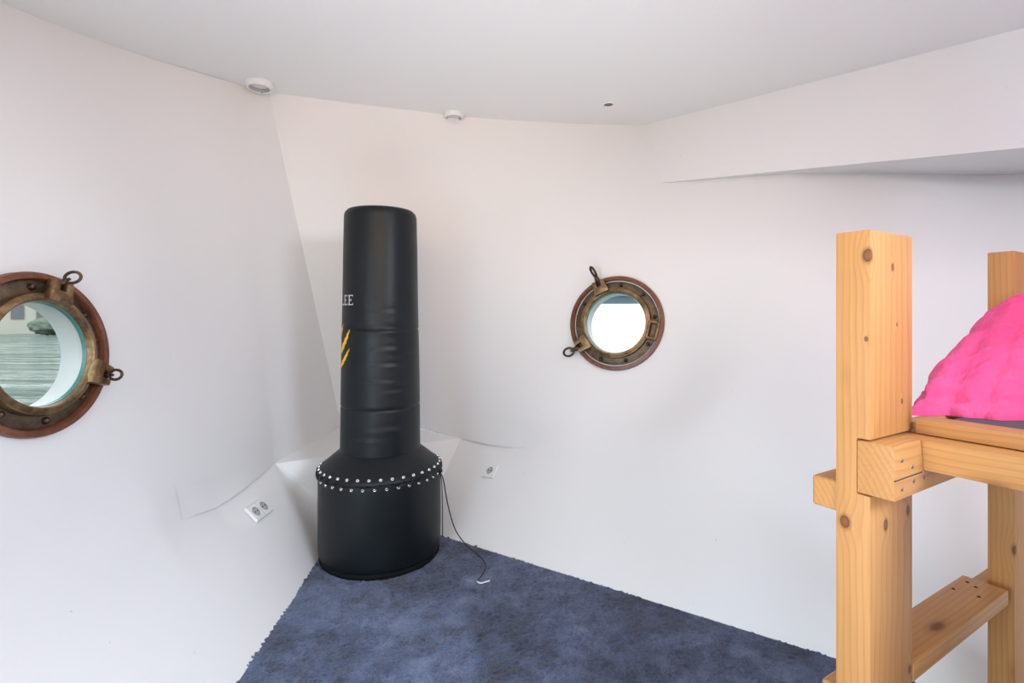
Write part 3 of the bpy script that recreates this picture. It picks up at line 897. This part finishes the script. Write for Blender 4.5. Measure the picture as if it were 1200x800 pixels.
# board lying on the rail
b = box(BU(.186), BU(.262), BV(2.3), BV(.010), zz(.7745), zz(.806), .003, 2)
new_obj('side_board', b, M['pine_y'], bed, angle=40)
b = box(BU(u2 - .09), BU(u2), BV(2.3), BV(.010), bzm + .001, zz(.806), .004, 2)
new_obj('side_rail', b, M['pine_y'], bed, angle=40)
for k in range(8):
    b = box(BU(.264), BU(u2 - .092), BV(.06 + k * .28 + .10), BV(.06 + k * .28), zz(.75), zz(.772), .003, 1)
    new_obj('slat', b, M['pine_x'], bed, angle=40)
b = box(BU(.205), BU(u2 - .092), BV(.0085), BV(-.027), zz(.7045), zz(.797), .003, 2)
new_obj('head_board', b, M['pine_x'], bed, angle=40)
# outer cross beam seen left of the post
b = box(BU(.016), BU(u2 + .1), BV(-.0715), BV(-.132), zz(.598), zz(.668), .006, 3)
new_obj('cross_beam', b, M['pine_x'], bed, angle=40)
# low step plank nailed over the outer beam
b = box(BU(.201), BU(.822), BV(.002), BV(-.106), zz(.186), zz(.23), .004, 2)
stp = new_obj('step', b, M['pine_x'], bed, angle=40)
for (u, v) in ((.775, -.080), (.76, -.055), (.69, -.086), (.70, -.030)):
    bm = bmesh.new(); lathe(bm, [(0, .001), (.003, .001), (.0042, .0002)], 10)
    bmesh.ops.transform(bm, matrix=Matrix.Translation((BU(u), BV(v), zz(.23))), verts=bm.verts)
    new_obj('screw', bm, M['rubber'], stp)
b = box(BU(.03), BU(1.10), BV(-.072), BV(-.118), zz(.110), zz(.1855), .006, 3)
new_obj('cross_beam', b, M['pine_x'], bed, angle=40)

# mattress lying in the frame
bedw = bed.matrix_basis.copy()
def bed_pt(u, v, z): return P0 + Vv(.857, .514, 0) * u * KS + Vv(.514, -.857, 0) * v * KS + Vv(0, 0, z)
mb = box(BU(.268), BU(u2 - .095), BV(2.25), BV(.03), zz(.7725), zz(.797), .012, 3)
mo = new_obj('mattress', mb, M['mattress'], angle=50)
mo.location = P0; mo.rotation_euler = (0, 0, rz)
tag(mo, 'thin dark grey mattress under the pink bedding on the pine bed', 'mattress')

# pink bedding: a crumpled mound that rises towards the far side of the bed
def interp1(x, tab):
    for (x0, y0), (x1, y1) in zip(tab[:-1], tab[1:]):
        if x <= x1:
            t = max(0, (x - x0) / (x1 - x0)); t = t * t * (3 - 2 * t)
            return y0 + (y1 - y0) * t
    return tab[-1][1]
V0, V1, U1 = -.045, 1.75, .855
def front_u(v):
    u = interp1(v, [(-.05, .285), (.02, .345), (.08, .385), (.14, .44), (.24, .52), (.45, .44), (.8, .34), (1.8, .33)])
    return u + .012 * math.sin(v * 46 + .5) + .006 * math.sin(v * 97)
NI, NJ = 130, 260
bm = bmesh.new(); top = []
for j in range(NJ + 1):
    tj = j / NJ; v = V0 + (V1 - V0) * (tj ** 1.5)
    u0 = front_u(v); row = []
    dv0 = (v - V0); dv1 = V1 - v
    ev = math.sqrt(max(0, 1 - (1 - min(1, dv0 / .085)) ** 2)) * math.sqrt(max(0, 1 - (1 - min(1, dv1 / .15)) ** 2))
    for i in range(NI + 1):
        t = (i / NI) ** 1.25; u = u0 + (U1 - u0) * t
        us = u
        if v < .03 and u > .80: us = u
        du = u - u0
        lip = .026 * math.sqrt(max(0, min(1, du / .012) * (2 - min(1, du / .012))))
        rise = .315 * math.sin(PI / 2 * min(1, max(0, du - .010) / .56)) ** 1.05
        back_ = math.sqrt(max(0, 1 - (1 - min(1, (U1 - u) / .08)) ** 2))
        h = (lip + rise) * back_ * (.10 * (1 if dv0 > .001 else 0) + .90 * ev)
        # rounded head end bulges outwards a little half way up
        vv = v - .020 * math.sin(PI * min(1, max(0, h) / .16)) * max(0, 1 - dv0 / .09)
        row.append(bm.verts.new((BU(us), BV(vv), h * KS)))
    top.append(row)
for j in range(NJ):
    for i in range(NI):
        bm.faces.new((top[j][i], top[j][i + 1], top[j + 1][i + 1], top[j + 1][i]))
bm.normal_update()
disp = []
for row in top:
    for w in row:
        p = w.co; n = w.normal if w.normal.z > 0 else -w.normal
        m_ = min(1, p.z / .03)
        c1 = p.x * .9 + p.y * .9 + p.z * .35
        a1 = noise.noise(Vv(c1 * 11, (p.x - p.y) * 3.2, p.z * 6))
        a2 = noise.noise(Vv(c1 * 26 + 5, (p.x - p.y) * 7, p.z * 12))
        a3 = noise.noise(Vv(p.x * 5 + 3, p.y * 5, p.z * 5))
        d = .0085 * (1 - abs(a1)) ** 4 + .0045 * (1 - abs(a2)) ** 4 + .012 * a3 - .005
        # a groove above the hem
        d -= .010 * math.exp(-((p.z - .036) / .012) ** 2)
        disp.append((w, n * d * m_))
for w, d in disp:
    w.co += d; w.co.z = max(w.co.z, 0.0)
# flat underside
bot = [[bm.verts.new((w.co.x, w.co.y, -.0002)) for w in row] for row in (top[0], top[-1])]
und = [[bm.verts.new((row[i].co.x, row[i].co.y, -.0003)) for i in (0, NI)] for row in top]
for j in range(NJ):
    bm.faces.new((und[j][0], und[j + 1][0], und[j + 1][1], und[j][1]))
    bm.faces.new((top[j][0], top[j + 1][0], und[j + 1][0], und[j][0]))
    bm.faces.new((top[j][NI], und[j][1], und[j + 1][1], top[j + 1][NI]))
bmesh.ops.delete(bm, geom=bot[0] + bot[1], context='VERTS')
for f in bm.faces: pass
dv = new_obj('duvet', bm, M['pink'], angle=180)
dv.location = P0 + Vv(0, 0, zz(.797) + .001); dv.rotation_euler = (0, 0, rz)
tag(dv, 'crumpled bright pink duvet heaped on the pine bed', 'duvet')

# ------------------------------------------------------------------ wall sockets
def socket_faces(root, cx_, s):
    bm = bmesh.new()
    lathe(bm, [(s * .0, .006), (s * .33, .006), (s * .36, .0105), (s * .40, .0115)], 32, cx_, 0)
    w = new_obj('socket', bm, M['plastic'], root, angle=40)
    for dx in (-.1, .1):
        b = bmesh.new(); lathe(b, [(0, .0068), (s * .036, .0068), (s * .04, .006)], 12, cx_ + dx * s * 1.25, 0)
        new_obj('pin_hole', b, M['hole'], w)
    for dy in (-.3, .3):
        b = box(cx_ - s * .05, cx_ + s * .05, dy * s - s * .03, dy * s + s * .03, .006, .009)
        new_obj('earth_clip', b, M['hole'], w, smooth=False)
def wall_plate(bv_, px, py, name, label, w, h, tx, double, off=.0):
    p, n_ = hit(bv_, px, py)
    if n_.dot(cam_p - p) < 0: n_ = -n_
    y = (tx.cross(n_)) if False else None
    x = (tx - n_ * tx.dot(n_)).normalized(); y = n_.cross(x)
    if y.z < 0: x, y = -x, -y
    m4 = Matrix((x, y, n_)).transposed().to_4x4(); m4.translation = p + n_ * .0035
    root = thing(name, label, 'socket'); root.matrix_world = m4
    b = bmesh.new(); W, Hh = w / 2, h / 2
    prof = [(1, 0), (1, .003), (.985, .006), (.94, .0115)]
    R = []
    for k, z in prof: 
        dxy = (1 - k) * .04
        R.append([b.verts.new(((W - dxy * 1.0) * sx, (Hh - dxy) * sy, z)) for sx, sy in ((-1, -1), (1, -1), (1, 1), (-1, 1))])
    R.append([b.verts.new(((W - .006) * sx, (Hh - .006) * sy, .0115)) for sx, sy in ((-1, -1), (1, -1), (1, 1), (-1, 1))])
    R[3] = R[3]
    for a, c in zip(R[:-1], R[1:]):
        for k in range(4): b.faces.new((a[k], a[(k + 1) % 4], c[(k + 1) % 4], c[k]))
    b.faces.new(R[-1]); b.faces.new(R[0])
    new_obj('cover_plate', b, M['plastic'], root, smooth=False)
    if double:
        for c in (-w * .235, w * .235): socket_faces2(root, c, h)
        bb = box(-.0006, .0006, -h * .42, h * .42, .0112, .0122); new_obj('seam', bb, M['lamp_grey'], root, smooth=False)
    else: socket_faces2(root, 0, h)
    return root
def socket_faces2(root, cx_, s):
    bm = bmesh.new()
    lathe(bm, [(0, .0117), (s * .27, .0117), (s * .275, .0135), (s * .30, .0138), (s * .315, .0118)], 32, cx_, 0)
    w = new_obj('socket', bm, M['plastic'], root, angle=40)
    bm = bmesh.new(); lathe(bm, [(0, .0121), (s * .255, .0121)], 32, cx_, 0)
    rec = new_obj('socket_recess', bm, M['lamp_grey'], w)
    for dx in (-.105, .105):
        b = bmesh.new(); lathe(b, [(0, .0127), (s * .045, .0127), (s * .048, .0119)], 12, cx_ + dx * s, 0)
        new_obj('pin_hole', b, M['hole'], w)
    for dy in (-.23, .23):
        b = box(cx_ - s * .05, cx_ + s * .05, dy * s - s * .025, dy * s + s * .025, .012, .0135)
        new_obj('earth_clip', b, M['steel'], w, smooth=False)
wall_plate(bl, 302, 598.5, 'wall_socket', 'white double wall socket low on the left hull side', .115, .075, Vv(0.05, 1, 0), True)
wall_plate(br, 575.5, 553, 'wall_socket', 'white single wall socket low on the right hull side', .072, .076, Vv(1, -.6, 0), False)

# ------------------------------------------------------------------ ceiling lamps
def ceil_hit(px, py):
    z = 2.19
    for _ in range(6):
        p = at_z(px, py, z); z = zc(p.x, p.y)
    return p
def ceiling_lamp(px, py, r, th, label, recessed=False):
    p = ceil_hit(px, py)
    root = thing('ceiling_lamp', label, 'ceiling lamp', p)
    bm = bmesh.new()
    if not recessed:
        lathe(bm, [(r * .62, .003), (r, .003), (r, -th * .45), (r * .93, -th * .9), (r * .86, -th), (r * .72, -th * .92), (r * .66, -th * .5), (r * .62, -th * .3)], 48, close=True)
        new_obj('lamp_ring', bm, M['plastic'], root, angle=40)
        bm = bmesh.new(); lathe(bm, [(0, -th * .55), (r * .5, -th * .55), (r * .66, -th * .42)], 40)
        new_obj('lamp_lens', bm, M['plastic'], root, angle=40)
        bm = bmesh.new(); lathe(bm, [(r * .64, -th * .43), (r * .735, -th * .96), (r * .70, -th * .99), (r * .60, -th * .50)], 40, close=True)
        g = new_obj('lamp_gap', bm, M['lamp_grey'], root, angle=40)
    else:
        lathe(bm, [(r * .70, .003), (r, .003), (r, -.003), (r * .95, -.006), (r * .74, -.005), (r * .70, -.001)], 40, close=True)
        new_obj('lamp_ring', bm, M['plastic'], root, angle=40)
        bm = bmesh.new(); lathe(bm, [(0, -.002), (r * .72, -.002)], 32)
        new_obj('lamp_lens', bm, M['steel'], root, angle=40)
    return root
ceiling_lamp(304, 97, .064, .030, 'round white ceiling lamp right at the edge of the left hull side')
ceiling_lamp(532, 133.5, .058, .026, 'round white ceiling lamp above and right of the punching bag')
ceiling_lamp(713, 122, .034, .01, 'small flush ceiling spotlight with grey lens, rightmost of the three', True)
# screw head under the first lamp, on the hull
p, n_ = hit(bl, 307, 108.5)
if p is None: p, n_ = at_z(307, 108.5, 2.12), Vv(.7, -.7, 0)
bm = bmesh.new(); lathe(bm, [(0, .003), (.0025, .0028), (.0035, 0)], 10)
so = new_obj('screw', bm, M['hole']); so.matrix_world = frame_from(-n_ if n_.dot(cam_p - p) < 0 else n_, p)
tag(so, 'tiny dark screw head in the hull just below the leftmost ceiling lamp', 'screw')

# ------------------------------------------------------------------ outside, seen through the portholes
bm = bmesh.new()
vs = [bm.verts.new(v) for v in ((-120, -20, 0), (60, -20, 0), (60, 120, 0), (-120, 120, 0))]; bm.faces.new(vs)
wt = new_obj('canal_water', bm, M['water'], smooth=False); wt.location = (0, 0, -.45)
tag(wt, 'rippled grey green canal water outside the portholes', 'water', 'structure')
# far bank seen through the left porthole
def bank_house(x, y, w, d, h, rzv, label):
    root = thing('canal_house', label, 'house', (x, y, -.45), rzv)
    b = box(-w / 2, w / 2, -d / 2, d / 2, 0, h); new_obj('wall', b, M['facade'], root, smooth=False)
    b = prism([(-w / 2 - .3, h), (w / 2 + .3, h), (0, h + w * .4)], lambda a, z, dd: Vv(a, dd, z), -d / 2 - .3, d / 2 + .3); new_obj('roof', b, M['roof'], root, smooth=False)
    for k in range(3):
        b = box(-w / 2 + w * (.16 + .27 * k), -w / 2 + w * (.16 + .27 * k) + w * .14, -d / 2 - .05, -d / 2 + .05, h * .35, h * .75); new_obj('window', b, M['roof'], root, smooth=False)
    return root
dirL = Vv(-.70, .72, 0).normalized()
hp = Vv(-1, .93, 0).normalized() * 42
bank_house(-39.6, 41, 5.2, 6, 3.2, math.radians(44), 'pale house on the far bank seen through the left porthole')
def bush(x, y, r, label):
    root = thing('tree', label, 'tree', (x, y, -.45))
    bm = bmesh.new(); tube(bm, [(0, 0, 0), (0, 0, r * .7)], r * .12, 8); new_obj('trunk', bm, M['bark'], root)
    bm = bmesh.new(); bmesh.ops.create_icosphere(bm, subdivisions=4, radius=r)
    for v in bm.verts:
        v.co *= 1 + .28 * noise.noise(v.co / r * 2.3 + Vv(x, y, 0)) + .12 * noise.noise(v.co / r * 7)
        v.co.z = v.co.z * .62 + r * .66
    new_obj('crown', bm, M['foliage'], root, angle=180)
bush(-33.4, 36.8, .95, 'green tree on the far bank, beside the pale house seen through the left porthole')
# white barge moored outside the far porthole
bp = Vv(1.9, 8.6, -.45)
bg = thing('barge', 'white moored barge seen through the far porthole', 'boat', bp, math.radians(-8))
zt = EYE + 12 / 600 * bp.y + .45
b = prism([(-4.2, .1), (4.6, .1), (5.2, zt), (-5.0, zt)], lambda a, z, d: Vv(a, d, z), 0, 2.2, .03, 2); new_obj('hull', b, M['barge_white'], bg, smooth=False)
b = box(-1.4, 2.6, .7, 1.9, zt, zt + .16, .02); cab = new_obj('cabin', b, M['barge_dark'], bg, smooth=False)
b = box(-.5, .55, .5, 1.3, zt + .16, zt + .30, .02); new_obj('hatch', b, M['roof'], bg, smooth=False)

# ------------------------------------------------------------------ light
w = bpy.data.worlds.new('sky'); sc.world = w; w.use_nodes = True
nt = w.node_tree; bgn = nt.nodes['Background']
bgn.inputs[0].default_value = (.90, .96, 1.0, 1); bgn.inputs[1].default_value = 2.6
def area(name, loc, target, sx, sy, power, color, spread=180):
    l = bpy.data.lights.new(name, 'AREA'); l.shape = 'RECTANGLE'; l.size = sx; l.size_y = sy; l.energy = power; l.color = color
    l.spread = math.radians(spread)
    o = bpy.data.objects.new(name, l); COL.objects.link(o); o.location = loc
    o.rotation_euler = (Vector(target) - Vector(loc)).to_track_quat('-Z', 'Y').to_euler()
    return o
LIGHTS = [
    ('bunk_fill', (2.0, -.75, 1.80), (-.6, 1.4, .4), 1.1, .8, 24, (1.0, .78, .80), 180),  # unseen source added over the bed, tint fitted to the wall tones
    ('left_cool_fill', (-1.14, -.3, .7), (1.3, 1.6, .0), .8, .7, 23, (.66, .86, 1.0), 130),  # cool fill added at the left for the right wall, no opening there
    ('ceiling_bounce_fill', (-.2, -.55, 1.4), (-.2, -.40, 2.3), 1.2, 1.0, 16, (.94, .98, 1.0), 180),  # added fill behind the camera, bounced off the ceiling
    ('warm_fill', (-.1, -.75, 1.8), (-.3, 2.6, 2.1), .9, .3, 4.0, (1.0, .58, .12), 85),  # added to warm the upper walls
    ('bedding_bounce_fill', (1.85, -.55, 2.0), (1.62, -.45, .9), .3, .3, 50, (1.0, .90, .94), 75),  # added so that the bedding throws pink light on its surroundings
    ('side_edge_fill', (3.0, -.3, 1.85), (1.0, 1.9, .5), .16, .16, 9, (.66, .86, 1.0), 120),  # small source added for the slanting light edge on the right wall
    ('floor_up_fill', (-.1, .35, .15), (-.1, 1.6, 2.2), 1.2, .6, 7.7, (.99, 1.0, .98), 95),  # fill added below the view to brighten the ceiling ahead
    ('left_high_fill', (-1.25, .2, 1.65), (1.0, 1.6, 1.5), .3, .3, 2.2, (1.0, .80, .60), 100),  # small warm fill added for the upper part of the post
    ('right_high_fill', (1.35, -.05, 1.72), (-1.0, 1.55, .15), .6, .5, 7.5, (.62, .84, 1.0), 75),  # cool fill added for the low left hull side, no opening there
]
for L_ in LIGHTS:
    area(*L_)
# unseen sloping panel, added to cut the side fill off along a slanting line
bm = prism([(-.7, 1.268), (.8, 1.790), (.8, 2.25), (-.7, 2.25)], lambda a, z, d: Vv(d, a, z), 2.48, 2.52)
st = new_obj('light_blocker', bm, M['hull'], smooth=False); tag(st, 'unseen white sloping panel added right of the bunk to block light', 'panel', 'structure')
sun_l = bpy.data.lights.new('sun', 'SUN'); sun_l.energy = 2.6; sun_l.angle = math.radians(1); sun_l.color = (1, .97, .92)
so_ = bpy.data.objects.new('sun', sun_l); COL.objects.link(so_)
so_.rotation_euler = Vector((.25, .75, -.6)).to_track_quat('-Z', 'Y').to_euler()

# ------------------------------------------------------------------ camera
cd = bpy.data.cameras.new('camera'); cd.sensor_width = 36; cd.lens = 36 * F / 1200; cd.shift_y = -(400 - HZ) / 1200
cd.clip_start = .02; cd.clip_end = 500
co = bpy.data.objects.new('camera', cd); COL.objects.link(co)
co.location = (0, 0, EYE); co.rotation_euler = (PI / 2, 0, 0)
sc.camera = co
sc.view_settings.view_transform = 'Standard'; sc.view_settings.look = 'None'
sc.view_settings.gamma = 1; sc.view_settings.exposure = -0.13; sc.view_settings.use_curve_mapping = False
